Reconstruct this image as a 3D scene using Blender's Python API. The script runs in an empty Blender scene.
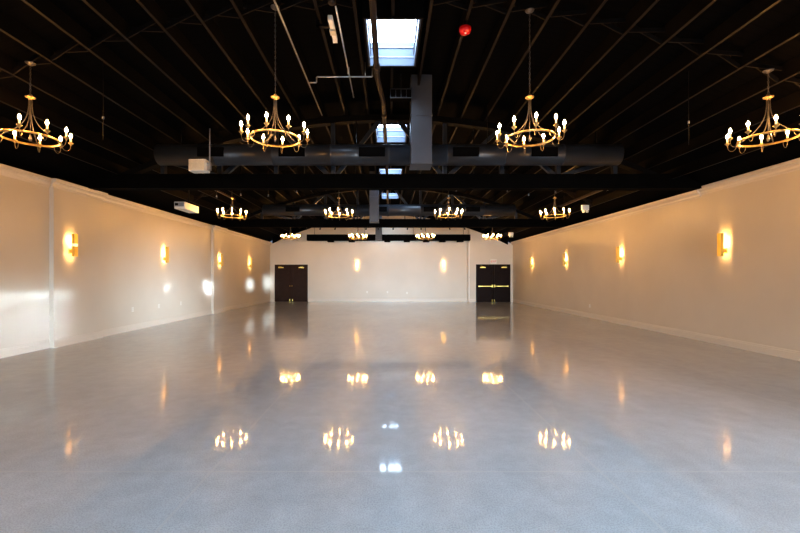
import bpy, math, random
from mathutils import Vector, Matrix
random.seed(4)
PI = math.pi
S = bpy.context.scene
COL = S.collection

# ------------------------------------------------------------------ materials
def newmat(name):
    m = bpy.data.materials.new(name); m.use_nodes = True
    nt = m.node_tree
    return m, nt, nt.nodes['Principled BSDF']

def mat(name, col, rough=.5, metal=0., spec=.5, var=0., scale=8., bump=0., bscale=60., emit=None, estr=0.):
    m, nt, b = newmat(name)
    b.inputs['Base Color'].default_value = (*col, 1)
    b.inputs['Roughness'].default_value = rough
    b.inputs['Metallic'].default_value = metal
    b.inputs['Specular IOR Level'].default_value = spec
    tc = nt.nodes.new('ShaderNodeTexCoord')
    if var > 0:
        n = nt.nodes.new('ShaderNodeTexNoise'); n.inputs['Scale'].default_value = scale
        n.inputs['Detail'].default_value = 4
        r = nt.nodes.new('ShaderNodeValToRGB')
        r.color_ramp.elements[0].position = .3; r.color_ramp.elements[1].position = .7
        r.color_ramp.elements[0].color = (*[c*(1-var) for c in col], 1)
        r.color_ramp.elements[1].color = (*[min(1, c*(1+var)) for c in col], 1)
        nt.links.new(tc.outputs['Object'], n.inputs['Vector'])
        nt.links.new(n.outputs['Fac'], r.inputs['Fac'])
        nt.links.new(r.outputs['Color'], b.inputs['Base Color'])
    if bump > 0:
        n2 = nt.nodes.new('ShaderNodeTexNoise'); n2.inputs['Scale'].default_value = bscale
        bp = nt.nodes.new('ShaderNodeBump'); bp.inputs['Strength'].default_value = bump
        bp.inputs['Distance'].default_value = .01
        nt.links.new(tc.outputs['Object'], n2.inputs['Vector'])
        nt.links.new(n2.outputs['Fac'], bp.inputs['Height'])
        nt.links.new(bp.outputs['Normal'], b.inputs['Normal'])
    if emit:
        b.inputs['Emission Color'].default_value = (*emit, 1)
        b.inputs['Emission Strength'].default_value = estr
    return m

M = {}
M['wall'] = mat('wall_paint', (.66, .595, .50), .38, spec=.45, var=.035, scale=.7, bump=.05, bscale=25)
M['trim'] = mat('trim_paint', (.70, .635, .545), .35, spec=.5)
M['black_joist'] = mat('black_joist_paint', (.0045, .0036, .0032), .7, spec=.1, var=.3, scale=3, bump=.1)
M['black_beam'] = mat('black_beam_paint', (.003, .0028, .0027), .75, spec=.03, var=.25, scale=3, bump=.1)
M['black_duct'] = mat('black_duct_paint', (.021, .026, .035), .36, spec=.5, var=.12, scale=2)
M['lit_joist'] = mat('joist_lit_tone', (.0105, .0078, .0062), .6, spec=.2, var=.25, scale=3)  # joist paint with the light on the undersides mixed into its colour
M['drop_duct'] = mat('skylit_duct_paint', (.050, .058, .074), .42, spec=.4, var=.1, scale=2)  # black duct with the bluish skylight glow mixed into its colour
M['black_grille'] = mat('black_grille', (.004, .004, .0045), .8, spec=.03)
M['black_metal'] = mat('black_metal', (.008, .0075, .007), .5, spec=.25)
M['pipe'] = mat('dark_pipe', (.020, .013, .009), .5, spec=.4)
M['conduit'] = mat('galvanised_conduit', (.62, .64, .68), .3, metal=.85)
M['gold'] = mat('antique_gold', (.44, .32, .155), .4, metal=.85, var=.25, scale=20)
M['arm_metal'] = mat('dull_gilt_iron', (.26, .20, .12), .42, metal=.75, var=.25, scale=25)
M['iron'] = mat('weathered_iron', (.12, .11, .105), .45, metal=.6, var=.25, scale=25)
M['brass'] = mat('brushed_brass', (.95, .70, .20), .3, metal=.9)
M['sleeve'] = mat('candle_sleeve', (.86, .74, .5), .5, emit=(1., .62, .25), estr=1.3)  # emission imitates the bulb's glow on the sleeve
M['shaft'] = mat('skylight_shaft_paint', (.06, .08, .12), .6)
M['white_plastic'] = mat('white_plastic', (.82, .79, .72), .4)
M['white_grille'] = mat('cream_grille', (.62, .56, .44), .6, var=.1, scale=60, bump=.4, bscale=200)
M['label_grey'] = mat('grey_label', (.25, .26, .28), .5)
M['red'] = mat('red_plastic_glow', (.62, .012, .012), .35, emit=(.6,.01,.01), estr=.12)  # faint glow added to the plastic; it is no lamp
M['red_ink'] = mat('red_ink', (.75, .05, .04), .5)
M['door'] = mat('door_brown', (.036, .017, .010), .5, spec=.15, var=.15, scale=5)
M['door_dark'] = mat('door_dark_brown', (.014, .006, .0035), .5, spec=.12, var=.15, scale=5)
M['door_gap'] = mat('door_gap_black', (.002, .0015, .0015), .9, spec=.02)

def emat(name, col, s):
    m = bpy.data.materials.new(name); m.use_nodes = True
    nt = m.node_tree; nt.nodes.clear()
    e = nt.nodes.new('ShaderNodeEmission'); o = nt.nodes.new('ShaderNodeOutputMaterial')
    e.inputs['Color'].default_value = (*col, 1); e.inputs['Strength'].default_value = s
    nt.links.new(e.outputs[0], o.inputs[0]); return m
M['bulb'] = emat('warm_bulb', (1., .50, .14), 520.)
M['tube'] = emat('sconce_lamp', (1., .59, .22), 170.)
M['slot_glass'] = emat('sconce_slot_glass', (1., .74, .42), 1.6)
M['sky_pane'] = emat('skylight_daylight', (.58, .77, 1.), 24.)
M['spot_face'] = emat('lamp_face', (1., .8, .55), 1.2)

def glassmat():
    m = bpy.data.materials.new('window_glass'); m.use_nodes = True
    nt = m.node_tree; nt.nodes.clear()
    t = nt.nodes.new('ShaderNodeBsdfTransparent'); g = nt.nodes.new('ShaderNodeBsdfGlossy')
    g.inputs['Roughness'].default_value = .02
    x = nt.nodes.new('ShaderNodeMixShader'); x.inputs[0].default_value = .08
    o = nt.nodes.new('ShaderNodeOutputMaterial')
    nt.links.new(t.outputs[0], x.inputs[1]); nt.links.new(g.outputs[0], x.inputs[2]); nt.links.new(x.outputs[0], o.inputs[0])
    return m
M['glass'] = glassmat()

def floormat():
    m, nt, b = newmat('polished_concrete')
    N, L = nt.nodes.new, nt.links.new
    tc = N('ShaderNodeTexCoord')
    def noise(sc, det=4, rough=.55, vec=None):
        n = N('ShaderNodeTexNoise'); n.inputs['Scale'].default_value = sc
        n.inputs['Detail'].default_value = det; n.inputs['Roughness'].default_value = rough
        L(vec or tc.outputs['Object'], n.inputs['Vector']); return n
    def ramp(src, p0, c0, p1, c1):
        r = N('ShaderNodeValToRGB'); r.color_ramp.elements[0].position = p0; r.color_ramp.elements[1].position = p1
        r.color_ramp.elements[0].color = (*c0, 1); r.color_ramp.elements[1].color = (*c1, 1)
        L(src, r.inputs['Fac']); return r
    def mul(a, c, fac=1.):
        x = N('ShaderNodeMix'); x.data_type = 'RGBA'; x.blend_type = 'MULTIPLY'; x.inputs[0].default_value = fac
        L(a, x.inputs[6]); L(c, x.inputs[7]); return x.outputs[2]
    mp = N('ShaderNodeMapping'); mp.inputs['Scale'].default_value = (1, .45, 1)
    L(tc.outputs['Object'], mp.inputs['Vector'])
    big = ramp(noise(.55, 6, .6, mp.outputs['Vector']).outputs['Fac'], .3, (.36, .39, .415), .72, (.50, .53, .56))
    mid = ramp(noise(5, 5, .65).outputs['Fac'], .3, (.88, .88, .88), .7, (1.06, 1.06, 1.06))
    spk = ramp(noise(90, 3, .7).outputs['Fac'], .36, (.66, .66, .68), .56, (1.04, 1.04, 1.04))
    c = mul(big.outputs['Color'], mid.outputs['Color']); c = mul(c, spk.outputs['Color'], .8)
    # saw-cut joints: thin lines on a coarse grid
    sx = N('ShaderNodeSeparateXYZ'); L(tc.outputs['Object'], sx.inputs[0])
    def line(out, off, pitch):
        a = N('ShaderNodeMath'); a.operation = 'ADD'; a.inputs[1].default_value = off + pitch*20; L(out, a.inputs[0])
        mo = N('ShaderNodeMath'); mo.operation = 'MODULO'; mo.inputs[1].default_value = pitch; L(a.outputs[0], mo.inputs[0])
        s = N('ShaderNodeMath'); s.operation = 'LESS_THAN'; s.inputs[1].default_value = .022; L(mo.outputs[0], s.inputs[0])
        return s.outputs[0]
    lx = line(sx.outputs['X'], 1.47, 3.19); ly = line(sx.outputs['Y'], -3.27, 3.6)
    mx = N('ShaderNodeMath'); mx.operation = 'MAXIMUM'; L(lx, mx.inputs[0]); L(ly, mx.inputs[1])
    jm = N('ShaderNodeMix'); jm.data_type = 'RGBA'; jm.inputs[7].default_value = (.50, .49, .47, 1)
    f = N('ShaderNodeMath'); f.operation = 'MULTIPLY'; f.inputs[1].default_value = .38; L(mx.outputs[0], f.inputs[0])
    L(f.outputs[0], jm.inputs[0]); L(c, jm.inputs[6])
    L(jm.outputs[2], b.inputs['Base Color'])
    b.inputs['Roughness'].default_value = .34
    b.inputs['Specular IOR Level'].default_value = .4
    b.inputs['Coat Weight'].default_value = .8; b.inputs['Coat Roughness'].default_value = .052; b.inputs['Coat IOR'].default_value = 1.45
    bp = N('ShaderNodeBump'); bp.inputs['Strength'].default_value = .035; bp.inputs['Distance'].default_value = .02
    L(noise(3.2, 2, .4).outputs['Fac'], bp.inputs['Height']); L(bp.outputs['Normal'], b.inputs['Normal'])
    return m
M['floor'] = floormat()

def deckmat():
    m, nt, b = newmat('black_roof_deck')
    N, L = nt.nodes.new, nt.links.new
    tc = N('ShaderNodeTexCoord')
    w = N('ShaderNodeTexWave'); w.bands_direction = 'Y'; w.inputs['Scale'].default_value = 2.2
    w.inputs['Distortion'].default_value = .3
    L(tc.outputs['Object'], w.inputs['Vector'])
    r = N('ShaderNodeValToRGB'); r.color_ramp.elements[0].color = (.0011, .0011, .0012, 1); r.color_ramp.elements[1].color = (.0028, .0026, .0026, 1)
    r.color_ramp.elements[1].position = .15
    L(w.outputs['Fac'], r.inputs['Fac']); L(r.outputs['Color'], b.inputs['Base Color'])
    b.inputs['Roughness'].default_value = .8; b.inputs['Specular IOR Level'].default_value = .05
    return m
M['deck'] = deckmat()

# ------------------------------------------------------------------ mesh builder
class MB:
    def __init__(s): s.v = []; s.f = []; s.sm = []
    def add(s, vs, fs, smooth=False):
        o = len(s.v); s.v += [tuple(v) for v in vs]
        for f in fs: s.f.append(tuple(i+o for i in f)); s.sm.append(smooth)
        return s
    def box(s, x0, x1, y0, y1, z0, z1):
        vs = [(x, y, z) for z in (z0, z1) for y in (y0, y1) for x in (x0, x1)]
        return s.add(vs, [(0,2,3,1),(4,5,7,6),(0,1,5,4),(2,6,7,3),(0,4,6,2),(1,3,7,5)])
    def bbox(s, x0, x1, y0, y1, z0, z1, b=.01):      # box with bevelled edges along Z
        pts = [(x0+b,y0),(x1-b,y0),(x1,y0+b),(x1,y1-b),(x1-b,y1),(x0+b,y1),(x0,y1-b),(x0,y0+b)]
        n = 8; vs = [(x,y,z0) for x,y in pts] + [(x,y,z1) for x,y in pts]
        return s.add(vs, [tuple(range(n-1,-1,-1)), tuple(range(n,2*n))] + [(i,(i+1)%n,(i+1)%n+n,i+n) for i in range(n)])
    def bar(s, p, q, w, h, up=(0,0,1)):
        p, q = Vector(p), Vector(q); d = (q-p).normalized(); a = d.cross(Vector(up))
        if a.length < 1e-4: a = d.cross(Vector((0,1,0)))
        a.normalize(); c = a.cross(d).normalized()
        vs = [e + a*sx*w/2 + c*sz*h/2 for e in (p, q) for sx, sz in ((-1,-1),(1,-1),(1,1),(-1,1))]
        return s.add(vs, [(3,2,1,0),(4,5,6,7),(0,1,5,4),(1,2,6,5),(2,3,7,6),(3,0,4,7)])
    def tube(s, pts, r, n=8, closed=False, cap=True):
        pts = [Vector(p) for p in pts]; m = len(pts); vs = []
        rs = r if isinstance(r, (list, tuple)) else [r]*m
        nrm = None
        for i, p in enumerate(pts):
            if closed: t = pts[(i+1)%m] - pts[i-1]
            else: t = pts[min(i+1, m-1)] - pts[max(i-1, 0)]
            t.normalize()
            if nrm is None:
                nrm = t.cross(Vector((0,0,1)))
                if nrm.length < 1e-3: nrm = t.cross(Vector((0,1,0)))
            nrm = (nrm - t*nrm.dot(t)).normalized(); bi = t.cross(nrm)
            for k in range(n):
                a = 2*PI*k/n; vs.append(p + (nrm*math.cos(a) + bi*math.sin(a))*rs[i])
        fs = []
        for i in range(m if closed else m-1):
            j = (i+1) % m
            for k in range(n): fs.append((i*n+k, i*n+(k+1)%n, j*n+(k+1)%n, j*n+k))
        if cap and not closed: fs += [tuple(range(n-1,-1,-1)), tuple(range((m-1)*n, m*n))]
        return s.add(vs, fs, True)
    def lathe(s, prof, n=16, c=(0,0,0)):
        vs = [(c[0]+r*math.cos(2*PI*k/n), c[1]+r*math.sin(2*PI*k/n), c[2]+z) for r, z in prof for k in range(n)]
        fs = [(i*n+k, i*n+(k+1)%n, (i+1)*n+(k+1)%n, (i+1)*n+k) for i in range(len(prof)-1) for k in range(n)]
        return s.add(vs, fs, True)
    def prism_y(s, prof, y0, y1):                    # closed x,z profile swept along Y
        n = len(prof); vs = [(x,y0,z) for x,z in prof] + [(x,y1,z) for x,z in prof]
        return s.add(vs, [tuple(range(n)), tuple(range(2*n-1,n-1,-1))] + [(i,i+n,(i+1)%n+n,(i+1)%n) for i in range(n)])
    def prism_x(s, prof, x0, x1):                    # closed y,z profile swept along X
        n = len(prof); vs = [(x0,y,z) for y,z in prof] + [(x1,y,z) for y,z in prof]
        return s.add(vs, [tuple(range(n-1,-1,-1)), tuple(range(n,2*n))] + [(i,(i+1)%n,(i+1)%n+n,i+n) for i in range(n)])
    def build(s, name, m, parent=None, loc=None):
        me = bpy.data.meshes.new(name); me.from_pydata(s.v, [], s.f); me.update()
        for p, q in zip(me.polygons, s.sm): p.use_smooth = q
        me.materials.append(M[m] if isinstance(m, str) else m)
        import bmesh
        b = bmesh.new(); b.from_mesh(me); bmesh.ops.recalc_face_normals(b, faces=b.faces); b.to_mesh(me); b.free()
        o = bpy.data.objects.new(name, me); COL.objects.link(o)
        if parent: o.parent = parent
        if loc: o.location = loc
        return o

def tag(o, label, cat, group=None):
    o['label'] = label; o['category'] = cat
    if group: o['group'] = group
    return o
def thing(name, label, cat, loc=(0,0,0), group=None, rz=0):
    o = bpy.data.objects.new(name, None); COL.objects.link(o)
    o.location = loc; o.rotation_euler = (0,0,rz); o.empty_display_size = .1
    return tag(o, label, cat, group)
def struct(o): o['kind'] = 'structure'; return o
def sempty(name, loc=(0,0,0)):
    o = bpy.data.objects.new(name, None); COL.objects.link(o); o.location = loc; return struct(o)
CH = {}
def kids(o): return [c for c in bpy.data.objects if c.parent == o]
def copy_tree(o, parent=None):
    c = o.copy(); COL.objects.link(c)
    if parent: c.parent = parent
    for k in kids(o): copy_tree(k, c)
    return c

# ------------------------------------------------------------------ dimensions
XL, XR, XP = -7.6, 7.78, -7.5
YB, YR, YN = 25.6, 25.15, -5.0        # back wall, projecting right wing, wall behind the viewpoint
ZW = 3.76
def arc(x, z0): return z0 - x*x/30.
JZ, DZ = 5.60, 5.84                   # underside of joists / of deck at the crown

# ------------------------------------------------------------------ floor
b = MB(); b.add([(XL-.3,YN-.3,0),(XR+.3,YN-.3,0),(XR+.3,YB+.3,0),(XL-.3,YB+.3,0),(XL-.3,YN-.3,-.1),(XR+.3,YN-.3,-.1),(XR+.3,YB+.3,-.1),(XL-.3,YB+.3,-.1)],
     [(0,1,2,3),(7,6,5,4),(0,4,5,1),(1,5,6,2),(2,6,7,3),(3,7,4,0)])
struct(b.build('floor', 'floor'))

# ------------------------------------------------------------------ walls
P1, P2 = (8.95, 10.45), (17.1, 18.25)
b = MB().box(XL-.25, XL, YN, YB, 0, ZW); struct(b.build('wall_left', 'wall'))
for k, (a, c) in enumerate((P1, P2)):
    struct(MB().box(XL, XP, a, c, 0, ZW).build('trim_%d' % (k+1), 'wall'))        # flat pilasters under the beams
SWIN = [(-4.4,-1.4),(-.9,2.1)]  # unseen glazed openings added for daylight, placed by where it falls
b = MB().box(XR, XR+.25, YN, SWIN[0][0], 0, ZW).box(XR, XR+.25, SWIN[0][1], SWIN[1][0], 0, ZW).box(XR, XR+.25, SWIN[1][1], YB, 0, ZW)
for a_, c_ in SWIN: b.box(XR, XR+.25, a_, c_, 2.3, ZW)
struct(b.build('wall_right', 'wall'))
# black upper strips between wall top and deck
struct(MB().box(XL-.25, XL-.02, YN, YB, ZW, 4.05).build('trim_3', 'black_beam'))
struct(MB().box(XR+.02, XR+.25, YN, YB, ZW, 4.05).build('trim_4', 'black_beam'))
# back wall with arched head, and right wing that stands forward
def arch_wall(x0, x1, y0, y1, name):
    n = 24; top = [(x0+(x1-x0)*i/n) for i in range(n+1)]
    vs = []
    for y in (y0, y1):
        vs += [(x, y, 0) for x in top] + [(x, y, arc(x, 5.62)) for x in top]
    m = n+1; fs = []
    for i in range(n):
        fs += [(i, i+1, m+i+1, m+i), (2*m+i+1, 2*m+i, 3*m+i, 3*m+i+1), (m+i, m+i+1, 3*m+i+1, 3*m+i), (i+1, i, 2*m+i, 2*m+i+1)]
    fs += [(0, m, 3*m, 2*m), (n, 2*m+n, 3*m+n, m+n)]
    return struct(MB().add(vs, fs).build(name, 'wall'))
arch_wall(XL, XR, YB, YB+.25, 'wall_back')
arch_wall(5.05, XR, YR, YB, 'wall_back_wing')
# black arched rib along the back wall head
def arch_rib(z0, z1, y0, y1, x0=-7.3, x1=7.45, n=30):
    mb = MB()
    for i in range(n):
        a, c = x0+(x1-x0)*i/n, x0+(x1-x0)*(i+1)/n
        vs = [(x, y, arc(x, z)) for x in (a, c) for y in (y0, y1) for z in (z0, z1)]
        mb.add(vs, [(0,1,3,2),(4,6,7,5),(0,4,5,1),(2,3,7,6),(0,2,6,4),(1,5,7,3)])
    return mb
struct(arch_rib(5.45, 5.82, YR-.12, YR-.01).build('trim_5', 'black_beam'))

# crown moulding and baseboard profiles (d = distance out of the wall, z)
CR = [(0,0),(.012,0),(.018,.02),(.03,.035),(.035,.075),(.06,.105),(.095,.125),(.1,.15),(.115,.155),(.115,.19),(0,.19)]
BBP = [(0,0),(.02,0),(.02,.135),(.014,.145),(.014,.165),(.006,.18),(0,.18)]
def run_y(prof, xw, side, y0, y1, z0, name):         # side +1: juts toward +x
    return struct(MB().prism_y([(xw + side*d, z0+z) for d, z in prof], y0, y1).build(name, 'trim'))
def segs_left(prof, z0, nm):
    mb = MB()
    for x, y0, y1 in ((XL,YN,P1[0]),(XP,P1[0]-.1,P1[1]+.1),(XL,P1[1],P2[0]),(XP,P2[0]-.1,P2[1]+.1),(XL,P2[1],YB)):
        if x == XP:
            y0 += .1 - .0; y1 -= .1
            mb.prism_y([(x+d, z0+z) for d, z in prof], y0 - prof_w(prof)*.6, y1 + prof_w(prof)*.6)
        else: mb.prism_y([(x+d, z0+z) for d, z in prof], y0, y1)
    return struct(mb.build(nm, 'trim'))
def prof_w(p): return max(d for d, z in p)
segs_left(CR, ZW-.17, 'trim_6')
segs_left(BBP, 0, 'baseboard_left')
for k, (a, c) in enumerate(SWIN):
    w = sempty('window_%d' % (k+5), (XR+.12, (a+c)/2, 0)); h = (c-a)/2
    f = MB().box(-.05,.05,-h,-h+.06,0,2.3).box(-.05,.05,h-.06,h,0,2.3).box(-.05,.05,-.03,.03,.06,2.24)
    f.box(-.05,.05,-h+.06,h-.06,0,.06).box(-.05,.05,-h+.06,h-.06,2.24,2.3)
    f.build('window_frame', 'black_metal', w)
    MB().box(-.01,.01,-h+.06,-.03,.06,2.24).box(-.01,.01,.03,h-.06,.06,2.24).build('pane', 'glass', w)
mb = MB().prism_y([(XR-d, 3.63+z) for d, z in CR], YN, 9.97).prism_y([(XR-d, 3.575+z) for d, z in CR], 9.97, YR)
struct(mb.build('trim_7', 'trim'))
struct(MB().prism_y([(XR-d, z) for d, z in BBP], YN, SWIN[0][0]).prism_y([(XR-d, z) for d, z in BBP], SWIN[0][1], SWIN[1][0]).prism_y([(XR-d, z) for d, z in BBP], SWIN[1][1], YR).build('baseboard_right', 'trim'))
mb = MB()
for x0, x1 in ((XL,-7.36),(-5.12,5.05)): mb.prism_x([(YB-d, z) for d, z in BBP], x0, x1)
for x0, x1 in ((5.05,5.42),(7.66,XR)): mb.prism_x([(YR-d, z) for d, z in BBP], x0, x1)
struct(mb.build('baseboard_back', 'trim'))
# strip on the wing's edge, coloured white to read as lit
struct(MB().bbox(4.99, 5.075, YR-.02, YB, .0, 3.76, .008).build('trim_8', 'white_plastic'))

# ------------------------------------------------------------------ wall behind the viewpoint with an unseen glazed front added for daylight
WIN = [(-6.9,-3.7),(-3.3,-.1),(.3,3.5),(3.9,7.1)]
mb = MB()
edges = [XL] + [e for w in WIN for e in w] + [XR]
for i in range(0, len(edges), 2): mb.box(edges[i], edges[i+1], YN-.25, YN, 0, 2.45)
mb.box(XL, XR, YN-.25, YN, 2.45, 3.7)
mb.box(-6.6, 6.6, YN-.25, YN, 3.7, 4.3); mb.box(-4.5, 4.5, YN-.25, YN, 4.3, 5.1); mb.box(-2.5, 2.5, YN-.25, YN, 5.1, 5.8)
struct(mb.build('wall_front', 'wall'))
for k, (a, c) in enumerate(WIN):
    w = sempty('window_%d' % (k+1), ((a+c)/2, YN-.12, 0)); h = (c-a)/2
    f = MB().box(-h,-h+.06,-.05,.05,0,2.45).box(h-.06,h,-.05,.05,0,2.45).box(-.03,.03,-.05,.05,.06,2.39)
    f.box(-h+.06,h-.06,-.05,.05,0,.06).box(-h+.06,h-.06,-.05,.05,2.39,2.45)
    f.build('window_frame', 'black_metal', w)
    MB().box(-h+.06,-.03,-.01,.01,.06,2.39).box(.03,h-.06,-.01,.01,.06,2.39).build('pane', 'glass', w)

# ------------------------------------------------------------------ ceiling: curved deck with skylight openings
SKX = (-.35, .47)
SKY = [1.9, 6.2, 10.5, 14.8, 19.1, 23.35]
SKL = 1.35
xs = sorted(set([round(-8.0+.6*i,3) for i in range(13)] + [SKX[0]-.065, SKX[1]+.065] + [round(.95+.6*i,3) for i in range(13)]))
ys = sorted([YN-.3, YB+.3] + [y for s in SKY for y in (s-.065, s+SKL+.065)])
mb = MB()
for i in range(len(xs)-1):
    for j in range(len(ys)-1):
        if abs(xs[i] - SKX[0] + .065) < 1e-6 and any(abs(ys[j]-s+.065) < 1e-6 for s in SKY): continue
        a, c, y0, y1 = xs[i], xs[i+1], ys[j], ys[j+1]
        vs = [(x, y, arc(x, DZ)+t) for t in (0, .08) for x, y in ((a,y0),(c,y0),(c,y1),(a,y1))]
        mb.add(vs, [(0,1,2,3),(7,6,5,4),(0,4,5,1),(1,5,6,2),(2,6,7,3),(3,7,4,0)])
struct(mb.build('ceiling', 'deck'))

WHERE = ['skylight above the viewpoint, nearest of the row', 'large bright skylight nearest the top edge, crossed by a dark pipe',
         'second bright skylight, seen through the web of the near truss', 'third skylight, showing as slivers under the near round duct',
         'fourth skylight, seen in small pieces beyond the near beam', 'farthest skylight, close to the back wall']
for s, lab in zip(SKY, WHERE):
    cx = sum(SKX)/2; hx = (SKX[1]-SKX[0])/2
    t = thing('skylight', 'white '+lab, 'skylight', (cx, s+SKL/2, JZ-.02))
    h = SKL/2; mb = MB(); zt = .44
    mb.box(-hx-.03,-hx,-h-.03,h+.03,0,zt).box(hx,hx+.03,-h-.03,h+.03,0,zt).box(-hx,hx,-h-.03,-h,0,zt).box(-hx,hx,h,h+.03,0,zt)
    mb.build('shaft', 'shaft', t)
    c_ = MB()
    for a_, b_, e_, f_ in ((-hx-.06,-hx-.031,-h-.06,h+.06),(hx+.031,hx+.06,-h-.06,h+.06),(-hx-.031,hx+.031,-h-.06,-h-.031),(-hx-.031,hx+.031,h+.031,h+.06)): c_.box(a_,b_,e_,f_,-.01,.27)
    c_.build('curb_board', 'black_joist', t)
    MB().box(-hx,hx,-h,h,zt,zt+.02).build('pane', 'sky_pane', t)
    MB().box(-hx,hx,h-.012,h,.15,.165).box(-hx,hx,h-.02,h,.33,.345).box(-hx,-hx+.02,-h,h-.03,.2,.22).box(hx-.02,hx,-h,h-.03,.2,.22).build('frame_rail', 'label_grey', t)

# ------------------------------------------------------------------ roof joists
JL = [-.51-.56*n for n in range(12)]
JR = [.62+.575*n for n in range(12)]
JG = 'black roof joists running the length of the hall'
def joist(x, y0, y1):
    zl, zh = arc(x, JZ), arc(x, DZ)
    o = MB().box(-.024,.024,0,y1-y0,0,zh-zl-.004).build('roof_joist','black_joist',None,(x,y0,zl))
    o.data.materials.append(M['lit_joist'])
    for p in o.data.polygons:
        if p.normal.z < -.9: p.material_index = 1  # underside gets the lighter copy, light painted in
    return o
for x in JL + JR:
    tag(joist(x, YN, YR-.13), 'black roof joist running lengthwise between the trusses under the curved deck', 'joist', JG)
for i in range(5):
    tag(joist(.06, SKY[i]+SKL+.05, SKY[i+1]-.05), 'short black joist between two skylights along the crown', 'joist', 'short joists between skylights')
# cross bridging between joists
JJ = sorted(JL + JR)
for y in (5.9, 13.6):
    for a, c in zip(JJ[:-1], JJ[1:]):
        if a < -.4 < c and c > 0: continue
        mb = MB()
        za, zc = arc(a, JZ), arc(c, JZ)
        mb.bar((a+.026, y-.03, za+.02), (c-.026, y-.03, zc+.17), .02, .06, (0,0,1))
        mb.bar((a+.026, y+.03, za+.17), (c-.026, y+.03, zc+.02), .02, .06, (0,0,1))
        row = 'near' if y < 8 else 'middle'
        tag(mb.build('cross_brace', 'lit_joist'), 'crossed bridging boards between two joists in the %s bay' % row, 'brace', 'cross bridging in the %s bay' % row)  # bridging takes the same lightened tone to stand out

# ------------------------------------------------------------------ trusses
def truss(y, lab):
    t = thing('roof_truss', lab, 'truss', (0, y, ZW))
    z = -ZW
    x0, x1 = XL+.02, XR-.02
    mb = MB().box(x0, x1, -.13, -.02, .01, .36).box(x0, x1, .02, .13, .01, .36).box(x0, x1, -.02, .02, .05, .33)
    for i in range(7):
        x = -6.3+2.1*i; mb.box(x-.15, x+.15, -.145, -.13, .05, .3)
    mb.build('bottom_chord', 'black_beam', t)
    mb = arch_rib(5.46, 5.60, -.1, .1, -7.0, 7.0); mb.v = [(a, b_, c+z) for a, b_, c in mb.v]
    mb.build('top_chord', 'black_joist', t)
    for x in (-5.6, -4.2, -2.8, -1.39, 0, 1.39, 2.8, 4.2, 5.6):
        if x == 0: continue
        w = .05
        MB().box(x-w, x+w, -.06, .06, .36, arc(x, 5.46)+z+.01).build('web_post', 'black_duct', t)
    for s in (-1, 1):
        for a, c in ((.25,1.3),(2.7,1.5),(2.9,4.1),(5.5,4.3)):
            MB().bar((s*a,0,arc(a,5.46)+z), (s*c,0,.36), .1, .09, (0,1,0)).build('web_diagonal', 'black_duct', t)
    for x in (-.82, .7, 2.1, -2.1):
        MB().tube([(x,0,.36),(x,0,arc(x,5.46)+z)], .014, 6).build('tie_rod', 'black_metal', t)
    return t
truss(9.95, 'black bowstring truss nearest the viewpoint, behind the front round duct')
truss(17.65, 'black bowstring truss farther away, behind the second row of chandeliers')

# ------------------------------------------------------------------ ducts
def duct(y, zc, r, xa, xb, regs, lab, name='air_duct'):
    t = thing(name, lab, 'duct', (0, y, zc))
    n = 28; mb = MB()
    pts = []
    x = xa
    prof = []
    k = int((xb-xa)/1.2)
    for i in range(k+1):
        x = xa+(xb-xa)*i/k
        if i in (0, k): prof += [(r, x)]
        else: prof += [(r, x-.02), (r+.008, x-.015), (r+.008, x+.015), (r, x+.02)]
    prof = [(0, xa)] + prof + [(0, xb)]
    vs = [(x, rr*math.cos(2*PI*q/n), rr*math.sin(2*PI*q/n)) for rr, x in prof for q in range(n)]
    fs = [(i*n+q, i*n+(q+1)%n, (i+1)*n+(q+1)%n, (i+1)*n+q) for i in range(len(prof)-1) for q in range(n)]
    mb.add(vs, fs, True).build('duct_body', 'black_duct', t)
    for x in regs:
        f = MB().box(x-.29,x+.29,-r-.012,-r+.06,-.10,.10)
        g = f.build('register', 'black_beam', t)
        MB().box(x-.26,x+.26,-r-.016,-r-.012,-.075,.075).build('grille', 'black_grille', g)
    for x in (xa+.5, xa+3, xb-3, xb-.5):
        MB().tube([(x,0,r),(x,0,arc(x,JZ)-zc+.1)], .008, 6).build('hanger_rod', 'black_metal', t)
    return t
duct(9.15, 4.38, .235, -5.25, 5.25, (-3.98,-2.17,-.38,1.72,3.47), 'long round black duct in front of the nearest truss')
duct(16.75, 4.38, .235, -5.25, 5.25, (-3.98,-2.17,-.38,1.72,3.47), 'long round black duct in front of the farther truss')
t = thing('air_duct', 'rectangular black duct with hanging diffusers along the head of the back wall', 'duct', (0, 24.75, 3.82))
MB().box(-5.05,5.0,-.22,.22,0,.36).build('duct_body', 'black_beam', t)
for x in (-3.6,-2.3,-.1,1.1,2.3,3.3,4.4):
    MB().bbox(x-.19,x+.19,-.18,.18,-.09,0,.02).build('diffuser', 'black_beam', t)
for x in (-4.6,-1.5,1.5,4.6): MB().tube([(x,0,.36),(x,0,arc(x,JZ)-3.8)], .01, 6).build('hanger_rod', 'black_metal', t)

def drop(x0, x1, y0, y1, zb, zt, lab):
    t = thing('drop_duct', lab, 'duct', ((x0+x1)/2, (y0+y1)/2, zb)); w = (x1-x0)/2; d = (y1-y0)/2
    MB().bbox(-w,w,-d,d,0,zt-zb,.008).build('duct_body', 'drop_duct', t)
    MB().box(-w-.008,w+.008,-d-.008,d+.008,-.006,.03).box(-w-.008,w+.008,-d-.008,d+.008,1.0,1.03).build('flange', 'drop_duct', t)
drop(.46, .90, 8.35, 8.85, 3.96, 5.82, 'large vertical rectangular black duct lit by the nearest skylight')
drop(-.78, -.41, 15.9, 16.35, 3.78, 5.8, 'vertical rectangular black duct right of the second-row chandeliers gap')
drop(-.82, -.43, 24.1, 24.5, 3.80, 5.8, 'small vertical black duct in front of the back wall head')

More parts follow.
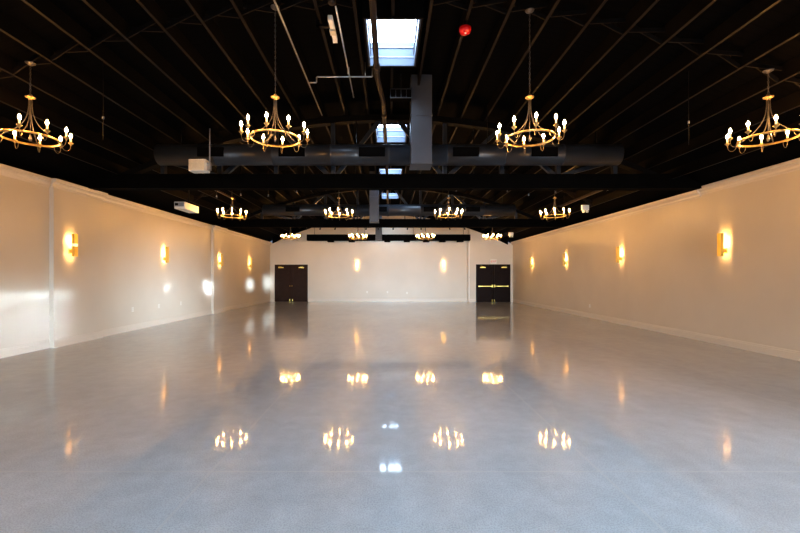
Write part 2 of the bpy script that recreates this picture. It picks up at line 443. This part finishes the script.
# vent grille lattice near crown
t = thing('vent_grille', 'small black vent grille frame with four openings below the nearest skylight', 'vent', (.25, 8.25, 5.38))
mb = MB()
for i in range(5): mb.box(-.22+.11*i-.008,-.22+.11*i+.008,-.012,.01,-.09,.09)
mb.box(-.228,.228,-.012,.01,-.10,-.085).box(-.228,.228,-.012,.01,.085,.10).build('lattice', 'black_duct', t)
MB().box(-.21,.21,.012,.2,-.085,.085).build('housing', 'black_grille', t)
MB().box(-.02,.02,.1,.14,.085,.47).build('bracket', 'black_metal', t)

# ------------------------------------------------------------------ pipes and conduits
tag(MB().tube([(-.22,-4,5.3),(-.22,7.3,5.3),(-.215,7.5,5.3),(-.13,8.3,5.28),(-.12,8.5,5.28),(-.08,12.5,5.28),(-.06,16.,5.25),(-.06,24.,5.25)], .048, 12)
    .tube([(-.218,7.0,5.3),(-.218,7.18,5.3)], .062, 12).tube([(-.115,9.0,5.28),(-.11,9.2,5.28)], .062, 12)
    .build('sprinkler_pipe', 'pipe'), 'dark pipe running lengthwise along the crown in front of the skylights', 'pipe')
tag(MB().tube([(-1.59,1,5.43),(-1.59,9.5,5.43)], .015, 8).build('conduit_pipe', 'conduit'), 'thin silver conduit running lengthwise along a joist left of the skylight', 'conduit')
tag(MB().tube([(-.76,5.7,5.45),(-.76,8.6,5.45)], .014, 8).tube([(-.76,7.5,5.40),(-.76,7.5,5.52)], .02, 8)
    .build('conduit_pipe', 'conduit'), 'thin silver conduit passing beside the white box fixture', 'conduit')
tag(MB().tube([(-1.57,7.9,5.43),(-1.44,7.9,5.43),(-1.43,7.9,5.44),(-1.43,7.9,5.53),(-1.42,7.9,5.545),(-.34,7.9,5.545),(-.33,7.9,5.55),(-.33,7.9,5.78)], .014, 8)
    .tube([(-.47,7.9,5.545),(-.47,7.9,5.83)], .008, 6)
    .build('conduit_pipe', 'conduit'), 'silver conduit with a small jog crossing sideways to the skylight corner', 'conduit')

t = thing('light_box', 'long white fixture box with square centre beside the thin ceiling conduit', 'fixture', (-.87, 6.2, 5.40))
MB().bbox(-.034,.034,-.30,.30,0,.06,.008).build('housing', 'white_plastic', t)
MB().box(-.045,.045,-.06,.06,-.03,0).build('square_cover', 'white_grille', t)
MB().box(-.036,.036,-.29,-.24,-.015,0).box(-.036,.036,.24,.29,-.015,0).build('end_cap', 'white_plastic', t)
MB().box(-.25,.05,-.03,.03,.06,.10).box(-.25,-.2,-.03,.03,.06,.2).build('bracket', 'black_metal', t)
t = thing('junction_cover', 'round brown cover at the near end of the thin ceiling conduit', 'cover', (-.80, 5.6, 5.44))
MB().lathe([(0,-.02),(.05,-.02),(.058,0),(.05,.03),(0,.03)], 16).build('disc', 'pipe', t)
MB().tube([(0,0,.02),(0,0,.42)], .01, 6).build('stem', 'black_metal', t)

t = thing('fire_alarm', 'round red fire alarm dome mounted under a black joist', 'alarm', (1.18, 6.2, 5.40))
MB().lathe([(0,-.045),(.05,-.04),(.08,-.02),(.092,.01),(.092,.05),(.07,.06),(0,.06)], 24).build('dome', 'red', t)
MB().lathe([(0,-.058),(.013,-.055),(.016,-.04)], 12, (.0,-.03,0)).build('strobe_lens', 'white_plastic', t)
MB().tube([(0,0,.06),(0,0,.18)], .03, 10).build('mount', 'black_metal', t)

# ------------------------------------------------------------------ chandeliers
def chandelier(x, y, rz, label):
    zc = arc(x, JZ)
    zr = 3.6
    root = thing('chandelier', label, 'chandelier', (x, y, zr), 'gold candle ring chandeliers', rz)
    zt = zc - zr                                       # ceiling above ring
    if 'ring' not in CH:
        R = .345; n = 48
        prof = [(R-.006,-.014),(R+.006,-.014),(R+.006,.014),(R-.006,.014),(R-.006,-.014)]
        CH['ring'] = MB().lathe(prof, n).build('ring', 'gold', root).data
        for i in range(0): pass
    else:
        o = bpy.data.objects.new('ring', CH['ring']); COL.objects.link(o); o.parent = root
    def share(key, name, m, parent, fn, rot=0, loc=None):
        if key not in CH: o = fn().build(name, m); CH[key] = o.data
        else: o = bpy.data.objects.new(name, CH[key]); COL.objects.link(o)
        o.parent = parent; o.rotation_euler = (0,0,rot)
        if loc: o.location = loc
        return o
    def rod():
        pts = []
        for i in range(15):
            u = i/14.; r = .018 + .325*(u**2.1); z = .60 - .60*(u**.62)
            pts.append((r, 0, z))
        return MB().tube(pts, .0065, 6)
    for k in range(4): share('rod', 'support_rod', 'iron', root, rod, k*PI/2 + .3)
    share('cap', 'cap', 'gold', root, lambda: MB().lathe([(0,.56),(.022,.56),(.026,.585),(.06,.592),(.062,.603),(.03,.618),(.016,.64),(0,.65)], 20))
    share('crod', 'centre_rod', 'iron', root, lambda: MB().tube([(0,0,.58),(0,0,.02)], .006, 6).lathe([(0,-.05),(.016,-.03),(.02,0),(.012,.03),(.006,.06)], 12))
    def chain():
        mb = MB(); z = .645; i = 0
        while z < zt-.05:
            pts = []
            for q in range(10):
                a = 2*PI*q/10; u, w = .010*math.cos(a), .023*math.sin(a)
                pts.append((u if i%2 else 0, 0 if i%2 else u, z+.02+w))
            mb.tube(pts, .0032, 5, closed=True); z += .039; i += 1
        return mb.tube([(.004,0,.64),(.004,0,zt-.03)], .002, 4)
    share('chain%d' % round(zt*100), 'chain', 'iron', root, chain)
    share('canopy', 'canopy', 'iron', root, lambda: MB().lathe([(.0,-.045),(.012,-.045),(.03,-.03),(.06,-.012),(.065,0),(0,0)], 20), 0, (0,0,zt-.001))
    for k in range(10):
        a = k*PI/5
        def arm():
            pts = [(.350,0,0)]
            for i in range(11):
                u = PI*(i/10.); pts.append((.4075-.0525*math.cos(u), 0, -.012-.075*math.sin(u)))
            pts += [(.462,0,.015),(.463,0,.028)]
            return MB().tube(pts, .0037, 6).lathe([(.0,-.008),(.014,-.004),(.014,.006),(0,.01)], 10, (.352,0,0))
        ar = share('arm', 'candle_arm', 'arm_metal', root, arm, a)
        share('cup', 'candle_cup', 'gold', ar, lambda: MB().lathe([(0,.0),(.008,.004),(.012,.018),(.03,.034),(.036,.044),(.031,.045),(.016,.040),(.016,.062),(.0,.062)], 14, (.463,0,.0)))
        share('slv', 'candle_sleeve', 'sleeve', ar, lambda: MB().lathe([(0,.06),(.0115,.06),(.0115,.118),(.008,.122),(0,.122)], 12, (.463,0,0)))
        share('blb', 'bulb', 'bulb', ar, lambda: MB().lathe([(.0,.12),(.008,.123),(.016,.135),(.019,.15),(.015,.170),(.006,.188),(0,.196)], 8, (.463,0,0)))
    return root
names = {0: 'nearest', 1: 'middle', 2: 'farthest'}
colw = ['far left', 'left of centre', 'right of centre', 'far right']
for r, (y, xsn) in enumerate(((5.8,(-5.2,-1.65,2.04,5.50)), (13.25,(-5.2,-1.66,1.97,5.49)), (21.1,(-5.2,-1.64,1.92,5.45)))):
    for c, x in enumerate(xsn):
        if c == 0 and r == 0: lab = 'gold candle chandelier cut by the left edge of the photo'
        elif c == 3 and r == 0: lab = 'gold candle chandelier cut by the right edge of the photo'
        elif r == 0: lab = ['', 'large gold candle chandelier hanging on a chain left of the big skylight', 'large gold candle chandelier hanging right of the red fire alarm'][c]
        elif r == 1: lab = 'gold candle chandelier in the middle row, hanging %s' % ['above the left wall, leftmost', 'second from the left', 'third from the left', 'near the right wall, rightmost'][c]
        else: lab = 'small distant gold candle chandelier in the back row, %s' % ['above the left double door', 'left of the back wall centre', 'right of the back wall centre', 'above the right double door'][c]
        rz = math.radians([[10,20,9,20],[3,22,12,30],[5,18,26,9]][r][c])
        chandelier(x, y, rz, lab)

# ------------------------------------------------------------------ wall sconces (local: wall plane at y=0, room toward -y)
def sconce(x, y, rz, label, slot=False):
    t = thing('wall_sconce', label, 'sconce', (x, y, 2.07), 'brass wall sconces', rz)
    H = .53; W = .052; T = .005
    mb = MB()
    for z0, z1 in (((0,.235),(.30,H)) if slot else ((0,H),)):   # slim channel, open to the wall
        pr = [(-W,-.085),(-W,-.15),(W,-.15),(W,-.085),(W-T,-.085),(W-T,-.15+T),(-W+T,-.15+T),(-W+T,-.085)]
        n = 8; vs = [(px,py,z0) for px,py in pr] + [(px,py,z1) for px,py in pr]
        mb.add(vs, [(0,1,6,7),(1,2,5,6),(2,3,4,5),(8,15,14,9),(9,14,13,10),(10,13,12,11)] + [(i,(i+1)%n,(i+1)%n+n,i+n) for i in range(n)])
    mb.build('shield', 'brass', t)
    if slot: MB().box(-W+.002,W-.002,-.148,-.10,.235,.30).build('glass_slot', 'slot_glass', t)
    MB().box(-.035,.035,-.11,0,.08,.17).build('wall_mount', 'brass', t)
    MB().bbox(-.055,.055,-.012,0,.065,.185,.006).build('back_plate', 'brass', t)
    MB().tube([(0,-.122,.20),(0,-.122,.47)], .013, 8).tube([(0,-.122,.03),(0,-.122,.14)], .013, 8).build('lamp_tube', 'tube', t)
for x, y, rz, lab in [
    (XP, 9.4, PI/2, 'brass wall sconce on the left wall nearest the viewpoint, on the first pilaster'),
    (XL, 13.5, PI/2, 'brass wall sconce on the left wall between the two pilasters'),
    (XP, 17.7, PI/2, 'brass wall sconce on the left wall, on the second pilaster'),
    (XL, 21.8, PI/2, 'brass wall sconce on the left wall nearest the back corner'),
    (XR, 9.25, -PI/2, 'brass wall sconce on the right wall nearest the viewpoint'),
    (XR, 13.4, -PI/2, 'second brass wall sconce along the right wall from the viewpoint'),
    (XR, 17.55, -PI/2, 'third brass wall sconce along the right wall from the viewpoint'),
    (XR, 21.7, -PI/2, 'brass wall sconce on the right wall nearest the back corner'),
    (-2.05, YB, 0, 'brass wall sconce on the back wall, the left one'),
    (3.5, YB, 0, 'brass wall sconce on the back wall, the right one')]:
    sconce(x, y, rz, lab, 'first pilaster' in lab)

# ------------------------------------------------------------------ doors
def dbl_door(name, x0, x1, yw, H, m, style):
    d = sempty(name, ((x0+x1)/2, yw, 0)); w = (x1-x0)/2; fr = .07
    f = MB().box(-w,-w+fr,-.05,.0,0,H).box(w-fr,w,-.05,0,0,H).box(-w+fr,w-fr,-.05,0,H-fr,H)
    f.build('door_frame', m, d)
    MB().box(-w+fr,w-fr,-.012,-.002,.0,H-fr).build('shadow_gap', 'door_gap', d)
    for s in (-1, 1):
        a, c = (-w+fr+.006, -.006) if s < 0 else (.006, w-fr-.006)
        mb = MB(); z0, z1 = .012, H-fr-.008; st = .13
        zm = .98
        y0, y1 = -.045, -.014
        mb.box(a, a+st, y0, y1, z0, z1).box(c-st, c, y0, y1, z0, z1)
        mb.box(a+st, c-st, y0, y1, z1-st, z1).box(a+st, c-st, y0, y1, z0, z0+.2).box(a+st, c-st, y0, y1, zm-.07, zm+.07)
        if style == 'panel':
            mb.box(a+st, c-st, y0+.016, y1, z0+.2, zm-.07).box(a+st, c-st, y0+.016, y1, zm+.07, z1-st)
            mb.box(a+st+.06, c-st-.06, y0+.006, y0+.016, z0+.26, zm-.13).box(a+st+.06, c-st-.06, y0+.006, y0+.016, zm+.13, z1-st-.06)
        else:
            mb.box(a+st, c-st, y0+.008, y1, z0+.2, zm-.07).box(a+st, c-st, y0+.008, y1, zm+.07, z1-st)
        leaf = mb.build('door_leaf', m, d)
        xc = (a+c)/2
        ox = xc + s*.16
        MB().bbox(ox-.17, ox+.17, -.115, -.045, z1-.145, z1-.085, .01).bar((ox-s*.1,-.1,z1-.08),(ox+s*.14,-.1,z1-.03),.025,.014).build('door_closer', 'brass', leaf)
        if style == 'panel':
            MB().tube([(-s*-.07,-.045,1.0),(s*.07,-.085,1.0)], .012, 8).lathe([(0,-.028),(.022,-.02),(.03,0),(.022,.02),(0,.028)], 12, (s*.07,-.10,1.0)).build('door_knob', 'brass', leaf)
            MB().box(s*.09-.02, s*.09+.02, -.055, -.045, .03, .16).build('foot_bolt', 'brass', leaf)
        else:
            xi, xo = s*.07, s*(w-fr-.1)
            MB().box(min(xi,xo), max(xi,xo), -.11, -.075, .965, 1.015).box(xi-.035, xi+.035, -.115, -.045, .92, 1.08).box(xo-.03, xo+.03, -.10, -.045, .955, 1.025).build('push_bar', 'brass', leaf)
            MB().tube([(s*.07,-.06,1.08),(s*.07,-.06,z1-.05)], .011, 6).tube([(s*.07,-.06,.92),(s*.07,-.06,.05)], .007, 6).box(s*.07-.02,s*.07+.02,-.07,-.045,z1-.07,z1-.02).build('bolt_rod', 'pipe', leaf)
            MB().box(s*.07-.018,s*.07+.018,-.062,-.045,.03,.16).build('foot_bolt', 'brass', leaf)
    return d
dbl_door('door_1', -7.30, -5.20, YB, 2.36, 'door', 'panel')
dbl_door('door_2', 5.47, 7.62, YR, 2.36, 'door_dark', 'bar')

# ------------------------------------------------------------------ exit sign with lettering
t = thing('exit_sign', 'white exit sign with red letters above the right double door', 'sign', (6.56, YR-.035, 2.40))
MB().bbox(-.19,.19,-.03,.035,0,.27,.008).build('housing', 'white_plastic', t)
cu = bpy.data.curves.new('exit_text', 'FONT'); cu.body = 'EXIT'; cu.size = .17; cu.align_x = 'CENTER'; cu.align_y = 'CENTER'; cu.extrude = .002
to = bpy.data.objects.new('exit_text', cu); COL.objects.link(to)
bpy.context.view_layer.update()
me = bpy.data.meshes.new_from_object(to.evaluated_get(bpy.context.evaluated_depsgraph_get()))
bpy.data.objects.remove(to)
me.materials.clear(); me.materials.append(M['red_ink'])
lt = bpy.data.objects.new('lettering', me); COL.objects.link(lt); lt.parent = t; lt.location = (0,-.033,.135); lt.rotation_euler = (PI/2,0,0)

# ------------------------------------------------------------------ emergency lights on the right, hung from joists
def emergency(x, y, z, lab):
    t = thing('emergency_light', lab, 'light', (x, y, z))
    MB().bbox(-.12,.12,-.04,.04,0,.17,.012).build('housing', 'white_plastic', t)
    for s in (-1, 1):
        MB().lathe([(0,-.05),(.035,-.045),(.045,0),(.03,.02),(0,.03)], 14, (s*.06,-.02,-.03)).build('lamp_head', 'white_plastic', t)
    MB().tube([(0,0,.17),(0,0,arc(x,JZ)-z+.02)], .01, 6).build('stem', 'black_metal', t)
emergency(6.37, 13.0, 3.75, 'white emergency light hanging above the right wall, the nearer larger one')
emergency(6.37, 20.9, 3.73, 'small white emergency light hanging near the back right corner')

# ------------------------------------------------------------------ two white boxes on the left
t = thing('ceiling_speaker', 'cream box with flat grille face hanging under the round duct at left', 'speaker', (-4.17, 8.8, 3.90), None, math.radians(-4))
MB().bbox(-.19,.19,-.12,.12,0,.25,.02).build('cabinet', 'white_plastic', t)
MB().box(-.175,.175,-.128,-.12,.015,.235).build('grille', 'white_grille', t)
MB().box(.19,.26,-.03,.03,.03,.20).tube([(.235,0,.2),(.235,0,.95)], .014, 8).build('bracket', 'label_grey', t)
t = thing('projector', 'long white box fixture with dark end hung close to the left wall', 'projector', (-5.86, 11.6, 3.50))
MB().bbox(-.15,.15,-.42,.42,0,.19,.015).build('housing', 'white_plastic', t)
MB().box(-.13,.13,-.428,-.42,.06,.175).build('end_panel', 'label_grey', t)
MB().box(-.12,-.03,-.432,-.428,.09,.15).build('vent_strip', 'black_grille', t)
MB().tube([(0,.1,.19),(0,.1,arc(5.86,DZ)-3.52)], .02, 8).build('stem', 'black_metal', t)
for x, y0, y1, z, lab in ((6.3, 11.5, 14.7, 4.14, 'long brown-lit strut running lengthwise above the right wall'), (-5.55, 12.4, 14.4, 4.35, 'short brown-lit strut running lengthwise above the middle-row left chandelier')):
    t = thing('ceiling_strut', lab, 'strut', (x, y0, z))
    MB().box(-.035,.035,0,y1-y0,0,.05).build('rail', 'pipe', t)
    for yy in (.3, y1-y0-.3): MB().tube([(0,yy,.05),(0,yy,arc(x,DZ)-z-.01)], .01, 6).build('stem', 'black_metal', t)
    MB().tube([(0,.03,0),(0,.03,-.06)], .02, 8).build('end_lamp', 'white_plastic', t)

# ------------------------------------------------------------------ spotlights and sprinklers
def spot(x, y, z, grp, lab, hang):
    t = thing('spotlight', lab, 'spotlight', (x, y, z), grp)
    MB().tube([(0,0,0),(0,0,hang)], .008, 6).build('stem', 'black_metal', t)
    MB().tube([(0,.05,-.02),(0,-.06,-.07)], [.028,.034], 12).build('head', 'black_metal', t)
    return t
for x in (-3.6,-3.0,-2.35,-1.0,-.45,.18,.8,1.4,2.65,3.3):
    spot(x, 17.45, 3.73, 'black spotlights under the far beam', 'small black spotlight hanging under the far beam against the pale wall', .035)
def sprink(x, y, z, lab, grp, drop=.0):
    t = thing('ceiling_sprinkler', lab, 'sprinkler', (x, y, z), grp)
    zt = arc(x, JZ)-z
    MB().tube([(0,0,.03),(0,0,zt)], .011, 6).build('drop_pipe', 'black_metal', t)
    MB().lathe([(0,-.03),(.022,-.028),(.024,-.014),(.01,.0),(.018,.015),(.018,.028),(0,.03)], 12).build('head', 'label_grey', t)
for x, z in ((-5.0,3.93),(-4.3,3.98),(-3.5,3.95),(-2.67,4.06),(1.73,3.93),(1.95,4.1),(3.43,4.08),(4.05,3.97),(4.83,4.05)):
    sprink(x, 11.6, z, 'tiny pale sprinkler head on a drop pipe beyond the near beam', 'sprinkler heads beyond the near beam')
for x, lab in ((-4.5, 'thin black drop rod hanging at upper left, right of the leftmost chandelier'), (4.72, 'thin black drop rod hanging at upper right, left of the rightmost chandelier')):
    t = thing('drop_rod', lab, 'rod', (x, 6.3, 3.75 if x < 0 else 3.68))
    MB().tube([(0,0,0),(0,0,arc(x,JZ)-3.70)], .005, 6).build('rod', 'black_metal', t)
    MB().tube([(0,0,.33),(0,0,.37)], .014, 8).build('collar', 'label_grey', t)

# ------------------------------------------------------------------ outlets and switches
def plate(x, y, z, rz, w, h, lab, cat, grp=None, nm='outlet'):
    t = thing(nm, lab, cat, (x, y, z), grp, rz)
    MB().bbox(-w/2,w/2,-.012,0,-h/2,h/2,.003).build('cover_plate', 'white_plastic', t)
    if cat == 'outlet':
        MB().box(-.018,.018,-.015,-.012,.01,.04).box(-.018,.018,-.015,-.012,-.04,-.01).build('socket', 'trim', t)
    else: MB().box(-.012,.012,-.02,-.012,-.025,.025).build('toggle', 'label_grey', t)
plate(XL, 11.85, .62, PI/2, .09, .13, 'small white outlet low on the left wall, nearest of three', 'outlet')
plate(XL, 13.2, .62, PI/2, .09, .13, 'small white outlet low on the left wall, below the second sconce', 'outlet')
plate(XL, 14.6, .62, PI/2, .09, .13, 'small white outlet low on the left wall, farthest of three', 'outlet')
plate(-1.4, YB, .6, 0, .09, .13, 'small white outlet low on the back wall, left of centre', 'outlet')
plate(-.1, YB, .6, 0, .09, .13, 'small white outlet low on the back wall, at centre', 'outlet')
plate(1.15, YB, .55, 0, .09, .13, 'small white outlet low on the back wall, right of centre', 'outlet')
plate(XR, 15.5, .46, -PI/2, .09, .13, 'small white outlet low on the right wall', 'outlet')
plate(XR, 24.6, 1.3, -PI/2, .12, .14, 'white light switch on the right wall beside the right double door', 'switch', None, 'light_switch')
plate(5.04, YR-.02, 1.55, 0, .06, .12, 'small grey switch on the wing edge left of the right double door', 'switch', None, 'light_switch')

# ------------------------------------------------------------------ lights
def area(name, loc, tgt, sx, sy, power, col, spread):
    l = bpy.data.lights.new(name, 'AREA'); l.shape = 'RECTANGLE'; l.size = sx; l.size_y = sy
    l.energy = power; l.color = col; l.spread = math.radians(spread)
    o = bpy.data.objects.new(name, l); COL.objects.link(o); o.location = loc
    d = Vector(tgt) - Vector(loc); o.rotation_euler = d.to_track_quat('-Z', 'Y').to_euler()
    return o
COOL = (.64, .83, 1.)
for k, (a, c) in enumerate(WIN):
    x = (a+c)/2
    area('daylight', (x, YN-.35, 1.3), (x, YN-.35+9, 1.3-2.1), 3.0, 2.3, (130, 200, 290, 280)[k], COOL, 54)  # area lamp behind the added glazing stands in for outdoor light
for k, (a, c) in enumerate(SWIN):
    y = (a+c)/2
    area('daylight', (XR+.4, y, 1.2), (XR+.4-9, y+5.5, 1.2-3.2), 2.8, 2.1, (110, 60)[k], COOL, 46)  # same for the added side openings, aimed low across the hall
for src, tgt, w, h, p, sp in (((8.3,.6,1.5), (XL, 8.1, .62), 3.0, 1.2, 13, 5), ((8.3,.6,1.5), (XL, 8.4, 1.17), 2.3, .1, 1.6, 1.2),
        ((8.3,-.6,1.7), (XL, 14.0, .55), 2.6, 1.1, 60, 16),
        ((8.3,-.6,1.7), (XL, 13.8, 1.28), .45, .12, 3., 1.2), ((8.3,-1.,1.8), (XL, 16.6, 1.12), .55, .32, 5, 1.8),
        ((8.3,-2.6,1.8), (XL, 21.9, 1.15), .5, .42, 4.5, 1.4), ((8.3,-2.9,1.8), (XL, 24.9, 1.2), .45, .7, 6, 1.8)):
    area('patch_lamp', src, tgt, w, h, p, COOL, sp)  # added narrow lamps that lay patches and a wash on the left wall

w = bpy.data.worlds.new('World'); S.world = w; w.use_nodes = True
bg = w.node_tree.nodes['Background']; bg.inputs[0].default_value = (.55, .7, 1, 1); bg.inputs[1].default_value = .4

# ------------------------------------------------------------------ camera
cam = bpy.data.cameras.new('camera'); co = bpy.data.objects.new('camera', cam); COL.objects.link(co)
co.location = (0, 0, 1.6); co.rotation_euler = (PI/2, 0, 0)
cam.sensor_width = 36; cam.lens = 18; cam.clip_end = 200
cam.shift_x = .01375; cam.shift_y = .0125
S.camera = co
S.view_settings.view_transform = 'Standard'
S.view_settings.look = 'Medium High Contrast'
S.view_settings.exposure = 0
S.cycles.use_denoising = True
S.cycles.use_light_tree = True
S.cycles.max_bounces = 8; S.cycles.diffuse_bounces = 5
